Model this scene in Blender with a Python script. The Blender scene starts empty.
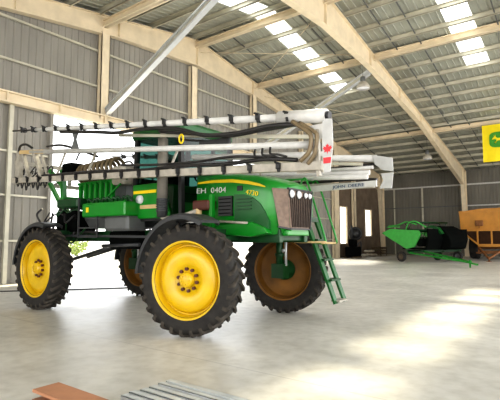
import bpy, bmesh, math, random
from mathutils import Vector, Matrix
random.seed(7)
SC = bpy.context.scene
COL = SC.collection
PI = math.pi

# ------------------------------------------------------------------ materials
def mat(name, col, rough=.5, metal=0., var=.12, scale=4., bump=0., spec=.5, coat=0., dirt=None, stretch=None):
    m = bpy.data.materials.new(name); m.use_nodes = True
    nt = m.node_tree; N = nt.nodes; Lk = nt.links
    b = N['Principled BSDF']
    b.inputs['Roughness'].default_value = rough
    b.inputs['Metallic'].default_value = metal
    b.inputs['Specular IOR Level'].default_value = spec
    b.inputs['Coat Weight'].default_value = coat
    tc = N.new('ShaderNodeTexCoord'); mp = N.new('ShaderNodeMapping')
    if stretch: mp.inputs['Scale'].default_value = stretch
    Lk.new(tc.outputs['Object'], mp.inputs['Vector'])
    nz = N.new('ShaderNodeTexNoise'); nz.inputs['Scale'].default_value = scale; nz.inputs['Detail'].default_value = 5
    Lk.new(mp.outputs['Vector'], nz.inputs['Vector'])
    rp = N.new('ShaderNodeValToRGB')
    d = dirt or tuple(c*(1-var*1.6) for c in col)
    rp.color_ramp.elements[0].color = (*d, 1); rp.color_ramp.elements[0].position = .3
    rp.color_ramp.elements[1].color = (*[min(1, c*(1+var*.5)) for c in col], 1); rp.color_ramp.elements[1].position = .68
    Lk.new(nz.outputs['Fac'], rp.inputs['Fac']); Lk.new(rp.outputs['Color'], b.inputs['Base Color'])
    if bump:
        bp = N.new('ShaderNodeBump'); bp.inputs['Strength'].default_value = bump
        Lk.new(nz.outputs['Fac'], bp.inputs['Height']); Lk.new(bp.outputs['Normal'], b.inputs['Normal'])
    return m

def sheet_glass(name, col, trans, rough=.5):
    """translucent sheeting: part clear, part diffusing"""
    m = bpy.data.materials.new(name); m.use_nodes = True
    nt = m.node_tree; N = nt.nodes; Lk = nt.links
    for n in list(N):
        if n.type == 'BSDF_PRINCIPLED': N.remove(n)
    out = [n for n in N if n.type == 'OUTPUT_MATERIAL'][0]
    tr = N.new('ShaderNodeBsdfTransparent'); tr.inputs['Color'].default_value = (*col, 1)
    tl = N.new('ShaderNodeBsdfTranslucent')
    nz = N.new('ShaderNodeTexNoise'); nz.inputs['Scale'].default_value = 3
    rp = N.new('ShaderNodeValToRGB')
    rp.color_ramp.elements[0].color = (*[c*.85 for c in col], 1); rp.color_ramp.elements[1].color = (*col, 1)
    Lk.new(nz.outputs['Fac'], rp.inputs['Fac']); Lk.new(rp.outputs['Color'], tl.inputs['Color'])
    mx = N.new('ShaderNodeMixShader'); mx.inputs['Fac'].default_value = 1-trans
    Lk.new(tr.outputs[0], mx.inputs[1]); Lk.new(tl.outputs[0], mx.inputs[2])
    Lk.new(mx.outputs[0], out.inputs['Surface'])
    return m

def window_glass(name, tint, refl=.12):
    m = bpy.data.materials.new(name); m.use_nodes = True
    nt = m.node_tree; N = nt.nodes; Lk = nt.links
    for n in list(N):
        if n.type == 'BSDF_PRINCIPLED': N.remove(n)
    out = [n for n in N if n.type == 'OUTPUT_MATERIAL'][0]
    tr = N.new('ShaderNodeBsdfTransparent'); tr.inputs['Color'].default_value = (*tint, 1)
    gl = N.new('ShaderNodeBsdfGlossy'); gl.inputs['Roughness'].default_value = .03
    fr = N.new('ShaderNodeLayerWeight'); fr.inputs['Blend'].default_value = .25
    ad = N.new('ShaderNodeMath'); ad.operation = 'ADD'; ad.inputs[1].default_value = refl
    mx = N.new('ShaderNodeMixShader')
    pw = N.new('ShaderNodeMath'); pw.operation = 'POWER'; pw.inputs[1].default_value = 3.
    Lk.new(fr.outputs['Facing'], pw.inputs[0]); ml = N.new('ShaderNodeMath'); ml.operation = 'MULTIPLY'; ml.inputs[1].default_value = .6
    Lk.new(pw.outputs[0], ml.inputs[0]); Lk.new(ml.outputs[0], ad.inputs[0]); Lk.new(ad.outputs[0], mx.inputs['Fac'])
    Lk.new(tr.outputs[0], mx.inputs[1]); Lk.new(gl.outputs[0], mx.inputs[2])
    Lk.new(mx.outputs[0], out.inputs['Surface'])
    return m

def floor_mat():
    m = bpy.data.materials.new('polished_concrete'); m.use_nodes = True
    nt = m.node_tree; N = nt.nodes; Lk = nt.links; b = N['Principled BSDF']
    tc = N.new('ShaderNodeTexCoord')
    n1 = N.new('ShaderNodeTexNoise'); n1.inputs['Scale'].default_value = .55; n1.inputs['Detail'].default_value = 8; n1.inputs['Roughness'].default_value = .62
    n2 = N.new('ShaderNodeTexNoise'); n2.inputs['Scale'].default_value = 5; n2.inputs['Detail'].default_value = 6
    for n in (n1, n2): Lk.new(tc.outputs['Object'], n.inputs['Vector'])
    r1 = N.new('ShaderNodeValToRGB')
    r1.color_ramp.elements[0].position = .34; r1.color_ramp.elements[0].color = (.53, .505, .455, 1)
    r1.color_ramp.elements[1].position = .68; r1.color_ramp.elements[1].color = (.74, .71, .645, 1)
    Lk.new(n1.outputs['Fac'], r1.inputs['Fac'])
    r2 = N.new('ShaderNodeValToRGB')
    r2.color_ramp.elements[0].position = .3; r2.color_ramp.elements[0].color = (.84, .83, .81, 1)
    r2.color_ramp.elements[1].position = .6; r2.color_ramp.elements[1].color = (1, 1, 1, 1)
    Lk.new(n2.outputs['Fac'], r2.inputs['Fac'])
    mu = N.new('ShaderNodeMix'); mu.data_type = 'RGBA'; mu.blend_type = 'MULTIPLY'; mu.inputs['Factor'].default_value = 1
    Lk.new(r1.outputs[0], mu.inputs['A']); Lk.new(r2.outputs[0], mu.inputs['B'])
    # saw-cut joints along x every 6 m
    sp = N.new('ShaderNodeSeparateXYZ'); Lk.new(tc.outputs['Object'], sp.inputs[0])
    prev = mu.outputs['Result']
    for ax, off, per in (('Y', .75, 9.0),):
        a = N.new('ShaderNodeMath'); a.operation = 'ADD'; a.inputs[1].default_value = off+per*20+per*.5
        mo = N.new('ShaderNodeMath'); mo.operation = 'MODULO'; mo.inputs[1].default_value = per
        su = N.new('ShaderNodeMath'); su.operation = 'SUBTRACT'; su.inputs[1].default_value = per*.5
        ab = N.new('ShaderNodeMath'); ab.operation = 'ABSOLUTE'
        lt = N.new('ShaderNodeMath'); lt.operation = 'LESS_THAN'; lt.inputs[1].default_value = .014
        ml = N.new('ShaderNodeMath'); ml.operation = 'MULTIPLY'; ml.inputs[1].default_value = .22
        Lk.new(sp.outputs[ax], a.inputs[0]); Lk.new(a.outputs[0], mo.inputs[0]); Lk.new(mo.outputs[0], su.inputs[0])
        Lk.new(su.outputs[0], ab.inputs[0]); Lk.new(ab.outputs[0], lt.inputs[0]); Lk.new(lt.outputs[0], ml.inputs[0])
        mj = N.new('ShaderNodeMix'); mj.data_type = 'RGBA'
        mj.inputs['B'].default_value = (.14, .13, .12, 1)
        Lk.new(ml.outputs[0], mj.inputs['Factor']); Lk.new(prev, mj.inputs['A']); prev = mj.outputs['Result']
    Lk.new(prev, b.inputs['Base Color'])
    rr = N.new('ShaderNodeMapRange'); rr.inputs['To Min'].default_value = .28; rr.inputs['To Max'].default_value = .6
    Lk.new(n1.outputs['Fac'], rr.inputs['Value']); Lk.new(rr.outputs[0], b.inputs['Roughness'])
    bp = N.new('ShaderNodeBump'); bp.inputs['Strength'].default_value = .06
    Lk.new(n2.outputs['Fac'], bp.inputs['Height']); Lk.new(bp.outputs['Normal'], b.inputs['Normal'])
    return m

M = dict(
    floor=floor_mat(),
    yard=mat('yard_gravel', (.62, .58, .52), .9, var=.15, scale=6, bump=.2),
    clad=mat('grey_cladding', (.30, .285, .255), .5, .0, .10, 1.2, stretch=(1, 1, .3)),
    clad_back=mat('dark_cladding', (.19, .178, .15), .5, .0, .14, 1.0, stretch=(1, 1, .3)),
    lining=mat('brown_lining', (.17, .125, .085), .7, .0, .2, 1.5),
    roof=mat('roof_sheet', (.37, .375, .32), .42, .1, .12, .6),
    sky=sheet_glass('rooflight_sheet', (.97, .98, .97), .42),
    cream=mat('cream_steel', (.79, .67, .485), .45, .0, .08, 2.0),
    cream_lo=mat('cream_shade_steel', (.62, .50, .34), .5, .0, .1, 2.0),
    purlin=mat('galvanised_purlin', (.56, .535, .44), .42, .25, .10, 2.0),
    silver=mat('silver_tube', (.60, .61, .62), .35, .35, .06, 4.0),
    white=mat('white_paint', (.60, .59, .565), .38, .0, .09, 6.0),
    offwhite=mat('worn_white_paint', (.44, .405, .345), .45, .05, .16, 7.0),
    offwhite2=mat('plate_grey_white', (.52, .52, .51), .45, .05, .1, 6.0),
    green=mat('tractor_green', (.006, .235, .018), .28, .0, .10, 3.0, coat=.2),
    green_d=mat('dark_green', (.004, .055, .012), .42, .0, .2, 5.0),
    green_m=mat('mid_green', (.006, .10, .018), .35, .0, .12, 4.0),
    green_l=mat('light_green', (.06, .40, .07), .4, .0, .1, 4.0),
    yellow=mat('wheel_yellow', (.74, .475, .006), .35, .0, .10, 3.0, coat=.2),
    ochre=mat('dusty_shaded_yellow', (.24, .105, .014), .6, .0, .25, 3.0),  # dirty yellow of the far wheels, with their shade painted into the colour
    stripe=mat('yellow_stripe', (.90, .66, .01), .35, var=.03),
    rubber=mat('tyre_rubber', (.026, .023, .02), .78, .0, .3, 9.0, dirt=(.014, .012, .011), bump=.1),
    dusty=mat('dusty_tread', (.060, .050, .039), .85, .0, .3, 9.0, dirt=(.022, .019, .016)),
    black=mat('black_plastic', (.016, .016, .017), .42, .0, .15, 8.0),
    hose=mat('black_hose', (.022, .020, .020), .4, .0, .2, 8.0),
    bronze=mat('bronze_hose', (.20, .15, .085), .4, .2, .2, 8.0),
    grey=mat('grey_paint', (.13, .135, .135), .5, .1, .12, 5.0),
    mudguard=mat('mudguard_plastic', (.045, .047, .05), .42, .0, .1, 4.0),
    glass=window_glass('tinted_cab_glass', (.17, .30, .27), .05),
    clear=window_glass('clear_glass', (.95, .97, .97), .02),
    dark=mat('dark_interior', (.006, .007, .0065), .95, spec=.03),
    grille=mat('dusty_grille', (.20, .14, .105), .6, .1, .2, 12.0),
    grille_d=mat('grille_gap', (.05, .034, .026), .7, .0, .2, 12.0),
    lens=mat('headlight_lens', (.72, .72, .74), .12, .0, .02, 8, coat=.6),
    tan=mat('tan_decal', (.62, .45, .22), .5, var=.1),
    red=mat('red_marking', (.65, .02, .03), .4, var=.05),
    blue=mat('navy_lettering', (.02, .07, .16), .5, var=.05),
    orange=mat('orange_paint', (.52, .23, .03), .45, .0, .14, 2.0),
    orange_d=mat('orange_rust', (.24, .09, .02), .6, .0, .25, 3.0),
    orange_shade=mat('shade_painted_orange', (.07, .03, .012), .7, .0, .2, 3.0),  # orange darkened to paint in the shade under the hopper
    stack=mat('sooty_steel', (.24, .22, .19), .5, .2, .2, 5.0),
    brownsteel=mat('red_oxide_steel', (.50, .24, .13), .6, .0, .15, 3.0),
    oxide_d=mat('dark_oxide_steel', (.10, .028, .016), .6, .0, .15, 3.0),
    galv=mat('bright_galvanised', (.66, .68, .67), .4, .1, .10, 9.0),
    banner=mat('yellow_banner', (.92, .73, .005), .6, var=.05, scale=2),
    bannergreen=mat('banner_green', (.05, .30, .02), .6, var=.04),
    shrub=mat('shrub_leaves', (.45, .55, .16), .7, .0, .35, 9.0),
    sack=mat('pale_sacking', (.46, .40, .32), .85, .0, .2, 6.0),
    timber=mat('old_timber', (.12, .085, .05), .8, .0, .3, 6.0),
)

# ------------------------------------------------------------------ mesh builder
class MB:
    def __init__(s): s.v = []; s.f = []; s.mi = []; s.cur = 0; s.sm = []; s.smooth = False
    def mat(s, i): s.cur = i; return s
    def face(s, idx): s.f.append(tuple(idx)); s.mi.append(s.cur); s.sm.append(s.smooth)
    def add(s, pts, faces):
        o = len(s.v); s.v += [Vector(p) for p in pts]
        for f in faces: s.face([i+o for i in f])
    def poly(s, pts): s.add(pts, [list(range(len(pts)))])
    def hexa(s, p):  # 8 corners, bottom 4 then top 4
        s.add(p, [(3, 2, 1, 0), (4, 5, 6, 7), (0, 1, 5, 4), (1, 2, 6, 5), (2, 3, 7, 6), (3, 0, 4, 7)])
    def box(s, a, b):
        x0, y0, z0 = a; x1, y1, z1 = b
        s.hexa([(x0, y0, z0), (x1, y0, z0), (x1, y1, z0), (x0, y1, z0), (x0, y0, z1), (x1, y0, z1), (x1, y1, z1), (x0, y1, z1)])
    def rbox(s, a, b, c=.02):
        """box with chamfered vertical + top edges"""
        x0, y0, z0 = a; x1, y1, z1 = b
        def ring(k, z): return [(x0+k, y0+c, z), (x0+c, y0+k, z), (x1-c, y0+k, z), (x1-k, y0+c, z), (x1-k, y1-c, z), (x1-c, y1-k, z), (x0+c, y1-k, z), (x0+k, y1-c, z)]
        pts = ring(c*.7, z0)+ring(0, z0+c)+ring(0, z1-c)+ring(c*.7, z1)
        F = [tuple(range(7, -1, -1)), tuple(range(24, 32))]
        for k in range(3):
            for i in range(8): F.append((k*8+i, k*8+(i+1) % 8, (k+1)*8+(i+1) % 8, (k+1)*8+i))
        s.add(pts, F)
    def bar(s, p0, p1, w, h, up=(0, 0, 1)):
        p0 = Vector(p0); p1 = Vector(p1); d = (p1-p0).normalized(); u = Vector(up)
        if abs(d.dot(u)) > .98: u = Vector((1, 0, 0))
        r = d.cross(u).normalized()*(w/2); t = r.cross(d).normalized()*(h/2)
        s.hexa([p0-r-t, p0+r-t, p0+r+t, p0-r+t, p1-r-t, p1+r-t, p1+r+t, p1-r+t])
    def tube(s, p0, p1, r0, r1=None, n=12, cap=True): s.path([p0, p1], [r0, r0 if r1 is None else r1], n, cap)
    def path(s, pts, r, n=10, cap=True, closed=False):
        pts = [Vector(p) for p in pts]; k = len(pts)
        if not isinstance(r, (list, tuple)): r = [r]*k
        o = len(s.v); prev = None; sm = s.smooth
        for i, p in enumerate(pts):
            if closed: d = pts[(i+1) % k]-pts[i-1]
            else: d = pts[min(i+1, k-1)]-pts[max(i-1, 0)]
            d.normalize()
            if prev is None:
                u = Vector((0, 0, 1)) if abs(d.z) < .9 else Vector((1, 0, 0))
            else: u = prev
            a = (u-d*u.dot(d)).normalized(); b = d.cross(a); prev = a
            for j in range(n):
                t = 2*PI*j/n; s.v.append(p+(a*math.cos(t)+b*math.sin(t))*r[i])
        s.smooth = True
        for i in range(k if closed else k-1):
            for j in range(n):
                i2 = (i+1) % k
                s.face((o+i*n+j, o+i*n+(j+1) % n, o+i2*n+(j+1) % n, o+i2*n+j))
        s.smooth = False
        if cap and not closed:
            s.face([o+j for j in range(n-1, -1, -1)]); s.face([o+(k-1)*n+j for j in range(n)])
        s.smooth = sm
    def lathe(s, prof, c, axis, n=48, capped=False):
        """prof: (radius, along) ; axis unit vector"""
        c = Vector(c); ax = Vector(axis).normalized()
        u = Vector((0, 0, 1)) if abs(ax.z) < .9 else Vector((1, 0, 0))
        a = (u-ax*u.dot(ax)).normalized(); b = ax.cross(a); o = len(s.v); k = len(prof)
        for r, h in prof:
            for j in range(n):
                t = 2*PI*j/n; s.v.append(c+ax*h+(a*math.cos(t)+b*math.sin(t))*r)
        sm = s.smooth; s.smooth = True
        for i in range(k-1):
            for j in range(n): s.face((o+i*n+j, o+i*n+(j+1) % n, o+(i+1)*n+(j+1) % n, o+(i+1)*n+j))
        s.smooth = sm
        if capped:
            s.face([o+j for j in range(n-1, -1, -1)]); s.face([o+(k-1)*n+j for j in range(n)])
    def prism(s, poly, fn0, fn1):
        """poly of 2d pts mapped by fn0 and fn1 to the two faces"""
        n = len(poly); p = [fn0(*q) for q in poly]+[fn1(*q) for q in poly]
        s.add(p, [tuple(range(n-1, -1, -1)), tuple(range(n, 2*n))]+[(i, (i+1) % n, n+(i+1) % n, n+i) for i in range(n)])
    def loft(s, rings, cap=True):
        n = len(rings[0]); o = len(s.v)
        for r in rings: s.v += [Vector(p) for p in r]
        for i in range(len(rings)-1):
            for j in range(n): s.face((o+i*n+j, o+i*n+(j+1) % n, o+(i+1)*n+(j+1) % n, o+(i+1)*n+j))
        if cap:
            sm = s.smooth; s.smooth = False
            s.face([o+j for j in range(n-1, -1, -1)]); s.face([o+(len(rings)-1)*n+j for j in range(n)])
            s.smooth = sm
    def build(s, name, mats, parent=None, xf=None, bevel=0):
        if not isinstance(mats, (list, tuple)): mats = [mats]
        off = Vector((0, 0, 0)); p = parent
        while p is not None: off += p.location; p = p.parent
        me = bpy.data.meshes.new(name)
        vs = [(xf @ v if xf else v)-off for v in s.v]
        me.from_pydata([tuple(v) for v in vs], [], s.f)
        for m in mats: me.materials.append(m)
        for pl, mi, sm in zip(me.polygons, s.mi, s.sm): pl.material_index = mi; pl.use_smooth = sm
        bm = bmesh.new(); bm.from_mesh(me); bmesh.ops.recalc_face_normals(bm, faces=bm.faces); bm.to_mesh(me); bm.free()
        o = bpy.data.objects.new(name, me); COL.objects.link(o); o.parent = parent
        if bevel:
            bv = o.modifiers.new('edge', 'BEVEL'); bv.width = bevel; bv.segments = 2; bv.limit_method = 'ANGLE'
        return o

def spline(pts, k=6):
    P = [Vector(p) for p in pts]; P = [P[0]]+P+[P[-1]]; out = []
    for i in range(1, len(P)-2):
        for j in range(k):
            t = j/k; a, b, c, d = P[i-1], P[i], P[i+1], P[i+2]
            out.append(.5*((2*b)+(c-a)*t+(2*a-5*b+4*c-d)*t*t+(3*b-a-3*c+d)*t**3))
    out.append(P[-2]); return out

def tag(o, label, cat, group=None, kind=None):
    o['label'] = label; o['category'] = cat
    if group: o['group'] = group
    if kind: o['kind'] = kind
    return o
def thing(name, loc, label, cat, group=None):
    o = bpy.data.objects.new(name, None); o.location = loc; o.empty_display_size = .3
    COL.objects.link(o); return tag(o, label, cat, group)
def struct(mb, name, m):
    o = mb.build(name, m); o['kind'] = 'structure'; return o
def letters(name, txt, size, m, origin, xdir, updir, parent, depth=.004, shear=0., fit=None):
    """raised lettering as a mesh, baseline starting at origin"""
    cu = bpy.data.curves.new(name, 'FONT'); cu.body = txt; cu.size = size; cu.extrude = depth; cu.shear = shear
    tmp = bpy.data.objects.new('tmp_text', cu); COL.objects.link(tmp)
    dg = bpy.context.evaluated_depsgraph_get(); dg.update()
    me = bpy.data.meshes.new_from_object(tmp.evaluated_get(dg)); bpy.data.objects.remove(tmp)
    x = Vector(xdir).normalized(); u = Vector(updir); u = (u-x*u.dot(x)).normalized(); z = x.cross(u)
    sx = 1.
    if fit:
        w = max(v.co.x for v in me.vertices)-min(v.co.x for v in me.vertices); sx = fit/w
    off = Vector((0, 0, 0)); p = parent
    while p is not None: off += p.location; p = p.parent
    for v in me.vertices: v.co = Vector(origin)-off+x*v.co.x*sx+u*v.co.y+z*v.co.z
    me.materials.clear(); me.materials.append(m)
    o = bpy.data.objects.new(name, me); COL.objects.link(o); o.parent = parent; return o

# ================================================================== THE SETTING
GX = -11.3                      # plane of the gable frame
RC, RZ, SL = 11.7, 12.38, .168  # ridge line and roof slope
def roofz(y): return RZ-SL*abs(y-RC)
YN, YF = -15.5, 38.9            # near and far eaves
X1 = 12.0

f = MB(); f.box((-11.6, -22, -.25), (16, 39.2, 0)); struct(f, 'floor', M['floor'])
f = MB(); f.box((-90, -60, -.3), (-11.6, 110, -.03)); struct(f, 'yard_terrain', M['yard'])

def ribs(a, b, pitch=.29):
    out = [(a, 0)]; k = math.ceil(a/pitch)
    while k*pitch < b:
        c = k*pitch
        for du, dd in ((-.045, 0), (-.02, .035), (.02, .035), (.045, 0)):
            if a < c+du < b: out.append((c+du, dd))
        k += 1
    out.append((b, 0)); return out

# gable wall of corrugated sheet, with the big door opening and two slot windows
DOOR = (3.85, 17.6, 6.4)
W1 = (29.15, 30.5, 1.15, 4.2); W2 = (34.5, 35.9, 1.8, 4.2)
def gable(mb, y0, y1, z0, z1):
    R = ribs(y0, y1); xw = GX-.22
    for (a, da), (b, db) in zip(R, R[1:]):
        za = z1(a) if callable(z1) else z1; zb = z1(b) if callable(z1) else z1
        mb.add([(xw+da, a, z0), (xw+db, b, z0), (xw+db, b, zb), (xw+da, a, za)], [(0, 1, 2, 3)])
    
w = MB()
gable(w, YN, DOOR[0], 0, roofz); gable(w, DOOR[0], DOOR[1], DOOR[2], roofz); gable(w, DOOR[1], 28.7, 0, roofz)
w.mat(1)
gable(w, 28.7, W1[0], 0, roofz); gable(w, W1[0], W1[1], 0, W1[2]); gable(w, W1[0], W1[1], W1[3], roofz)
gable(w, W1[1], W2[0], 0, roofz); gable(w, W2[0], W2[1], 0, W2[2]); gable(w, W2[0], W2[1], W2[3], roofz)
gable(w, W2[1], YF, 0, roofz)
struct(w, 'wall_left', [M['clad'], M['lining']])
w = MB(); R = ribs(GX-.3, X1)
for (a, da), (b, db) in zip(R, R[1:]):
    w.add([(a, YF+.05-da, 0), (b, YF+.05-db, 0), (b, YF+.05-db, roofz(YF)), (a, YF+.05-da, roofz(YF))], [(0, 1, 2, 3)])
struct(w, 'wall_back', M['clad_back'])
for i, W in enumerate((W1, W2)):
    g = MB(); x = GX-.2
    for a, b in (((W[0]-.08, W[2]-.08), (W[1]+.08, W[2])), ((W[0]-.08, W[3]), (W[1]+.08, W[3]+.08)), ((W[0]-.08, W[2]), (W[0], W[3])), ((W[1], W[2]), (W[1]+.08, W[3]))):
        g.box((x-.08, a[0], a[1]), (x+.07, b[0], b[1]))
    g.mat(1); g.poly([(x, W[0], W[2]), (x, W[1], W[2]), (x, W[1], W[3]), (x, W[0], W[3])])
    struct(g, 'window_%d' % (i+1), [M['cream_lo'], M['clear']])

# roof sheets (cut round the rooflights) as ribbed sheeting
STRIPS = [(-7.5, -6.4), (.2, 1.3)]
SK0, SK1 = 1.8, 21.0
def roof_sheet(mb, x0, x1, y0, y1):
    R = ribs(x0, x1, .33)
    ys = [y0]+([RC] if y0 < RC < y1 else [])+[y1]
    for (a, da), (b, db) in zip(R, R[1:]):
        for p, q in zip(ys, ys[1:]):
            mb.add([(a, p, roofz(p)-da), (b, p, roofz(p)-db), (b, q, roofz(q)-db), (a, q, roofz(q)-da)], [(0, 1, 2, 3)])
r = MB(); xs = [GX-.35]
for s in STRIPS: xs += list(s)
xs.append(X1)
for i in range(0, len(xs), 2): roof_sheet(r, xs[i], xs[i+1], YN, YF+.1)
for s in STRIPS:
    roof_sheet(r, s[0], s[1], YN, SK0); roof_sheet(r, s[0], s[1], SK1, YF+.1)
struct(r, 'ceiling', M['roof'])
for i, s in enumerate(STRIPS):
    k = MB(); roof_sheet(k, s[0], s[1], SK0, SK1); struct(k, 'window_%d' % (i+3), M['sky'])

# portal frames: web, flanges, stiffeners, tapered columns
def half(side):
    pts_b = [(0, 10.75), (5, 10.45), (13.7, 9.25), (25.95, 6.35)]
    return [(RC+side*d, z) for d, z in pts_b]
TOPO = -.24
def frame(x, name):
    m = MB()
    for sd in (-1, 1):
        B = half(sd); ye = RC+sd*27.0
        poly = B+[(ye, 6.3), (ye, roofz(ye)+TOPO), (RC, RZ+TOPO)]
        m.mat(0)
        m.prism(poly, lambda a, b: (x-.02, a, b), lambda a, b: (x+.02, a, b))
        for p, q in zip(B, B[1:]): m.bar((x, p[0], p[1]), (x, q[0], q[1]), .3, .035)
        m.bar((x, RC, RZ+TOPO), (x, ye, roofz(ye)+TOPO), .3, .03)
        for d in ((0.0, 5.0, 9.5, 13.7, 25.95) if sd > 0 else (5.0, 9.5, 13.7, 25.95)):
            y = RC+sd*d
            zb = next((p[1]+(q[1]-p[1])*(d-abs(p[0]-RC))/(abs(q[0]-RC)-abs(p[0]-RC)) for p, q in zip(B, B[1:]) if abs(p[0]-RC) <= d <= abs(q[0]-RC)), B[-1][1])
            m.box((x-.14, y-.015, zb), (x+.14, y+.015, roofz(y)+TOPO))
        # column
        yi0 = ye-sd*.42; yi1 = ye-sd*1.05
        m.prism([(yi0, 0), (ye, 0), (ye, 6.4), (yi1, 6.35)], lambda a, b: (x-.02, a, b), lambda a, b: (x+.02, a, b))
        m.bar((x, yi0, 0), (x, yi1, 6.36), .3, .035, up=(0, 1, 0)); m.bar((x, ye, 0), (x, ye, roofz(ye)+TOPO), .3, .03, up=(0, 1, 0))
        m.box((x-.2, min(yi0, ye)-.05, 0), (x+.2, max(yi0, ye)+.05, .03))
    return struct(m, name, M['cream'])
fr = frame(GX, 'portal_frame')
for x in (-3.7, 3.9, 11.5):
    o = fr.copy(); o.location.x = x-GX; COL.objects.link(o)

# gable posts between the door head and the rafter, and full-height posts beside the slots
def post(y, z0, z1, w=.3, m='cream'):
    p = MB(); x = GX+.0
    p.box((x-.1, y-w/2, z0), (x+.14, y-w/2+.03, z1)); p.box((x-.1, y+w/2-.03, z0), (x+.14, y+w/2, z1)); p.box((x+.10, y-w/2, z0), (x+.14, y+w/2, z1))
    struct(p, 'gable_column', M[m])
post(6.0, 6.6, 10.4, .42); post(11.45, 6.6, 10.6, .45); post(16.8, 6.6, 10.45, .42); post(22.6, 0, 9.3, .3)
post(28.0, 0, 8.7, .9); post(31.6, 0, 8.0, .45)
p = MB(); p.box((GX-.1, 2.2, 0), (GX+.02, 2.34, 6.4)); struct(p, 'gable_column', M['purlin'])
p = MB(); p.box((GX-.18, DOOR[0]-.12, 0), (GX+.0, DOOR[0], DOOR[2])); p.box((GX-.18, DOOR[1], 0), (GX, DOOR[1]+.12, DOOR[2])); struct(p, 'door_jamb', M['clad'])
# door head beam (I section) across the gable
p = MB(); p.box((GX-.06, -15, 6.36), (GX+.26, 28, 6.42)); p.box((GX+.08, -15, 6.42), (GX+.12, 28, 6.72)); p.box((GX-.06, -15, 6.72), (GX+.26, 28, 6.77))
for k in range(-14, 28, 2): p.box((GX+.0, k-.02, 6.42), (GX+.24, k+.02, 6.72))
struct(p, 'door_lintel', M['cream'])
# girts on the gable
def girt(p0, p1, m='purlin', s=.09):
    g = MB(); g.bar(p0, p1, s, s*.8); struct(g, 'wall_beam', M[m])
for z in (1.5, 3.12, 4.7): girt((GX-.12, YN, z), (GX-.12, DOOR[0]-.1, z)); girt((GX-.12, DOOR[1]+.1, z), (GX-.12, 28, z))
for z in (8.03, 9.58):
    dy = (RZ-z)/SL
    girt((GX-.12, max(YN, RC-dy+.5), z), (GX-.12, RC+dy-.5, z), s=.1)
# far wall: pale eave tube, rails, posts
girt((GX, YF-.12, 6.42), (X1, YF-.12, 6.42), 'white', .16); girt((GX, YF-.12, 4.5), (X1, YF-.12, 4.5), 'grey', .1)
girt((GX, YF-.1, 2.2), (X1, YF-.1, 2.2), 'purlin', .06)
for x, s in ((-10.2, .12), (-7.5, .15)):
    g = MB(); g.box((x-s/2, YF-.14, 0), (x+s/2, YF-.05, 6.4)); struct(g, 'wall_column', M['purlin'])
girt((-3.6, YF-.16, 4.5), (X1, YF-.16, 4.5), 'white', .13); girt((-3.6, YF-.16, 4.1), (X1, YF-.16, 4.1), 'grey', .1)

# purlins (Z sections) and the deeper cream beams
d = 1.1
def purlin(y):
    g = MB(); z = roofz(y)-.05; sg = 1 if y > RC else -1
    g.box((GX-.3, y-.012, z-.2), (X1, y+.012, z)); g.box((GX-.3, y-.012, z-.2), (X1, y+.085, z-.185)); g.box((GX-.3, y-.085, z-.015), (X1, y+.012, z))
    struct(g, 'roof_purlin', M['purlin'])
ds = [.35]+[.35+1.42*k for k in range(1, 19)]
for dd in ds:
    purlin(RC+dd)
    if dd < 18: purlin(RC-dd)
for y, z0, z1 in ((6.0, 10.66, 10.98), (17.3, 11.02, 11.34), (28.4, 9.2, 9.5), (RC, 11.7, 12.0)):
    g = MB()
    g.box((GX, y-.13, z0), (X1, y+.13, z0+.035)); g.box((GX, y-.13, z1-.035), (X1, y+.13, z1)); g.box((GX, y-.02, z0), (X1, y+.02, z1))
    struct(g, 'roof_beam', M['cream'])
# bridging rods across the purlins, down the slope
for x in (-9.4, -5.4, -2.4, -1.2, 2.2, 3.0, 6.4):
    g = MB(); g.bar((x, RC, RZ-.17), (x, YF-.4, roofz(YF-.4)-.17), .05, .05); struct(g, 'roof_trim', M['grey'])
# wind-brace rods in the end bay
for a, b in (((GX, 12, 11.6), (-3.7, 17, 11.2)), ((GX, 17, 10.9), (-3.7, 12, 11.9)), ((GX, 18, 10.7), (-3.7, 28, 9.4))):
    g = MB(); g.tube(a, b, .016, n=6); struct(g, 'roof_trim', M['cream'])

# diagonal silver brace struts
def strut(a, b, label):
    t = thing('brace_strut', a, label, 'brace')
    a = Vector(a); b = Vector(b); dr = (b-a).normalized()
    g = MB(); sdv = dr.cross(Vector((0, 0, 1))).normalized(); upv = sdv.cross(dr)
    for k in (-1, 1): g.bar(a+dr*.1+upv*.12*k, b-dr*.1+upv*.12*k, .22, .05)
    g.mat(1); g.bar(a+dr*.1, b-dr*.1, .03, .22); g.build('brace_member', [M['silver'], M['purlin']], t)
    for p, sgn in ((a, 1), (b, -1)):
        g = MB(); g.bar(p-dr*.12*sgn*0, p+dr*.42*sgn, .06, .26); g.build('end_plate', M['silver'], t)
strut((GX+.2, 6.05, 6.9), (-3.85, 6.0, 10.5), 'silver steel brace slanting up from the gable post nearest the big door edge')
strut((GX+.2, 16.9, 6.9), (-3.85, 17.25, 10.45), 'silver steel brace slanting up to the beam beside the round hanging lamp')

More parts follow.
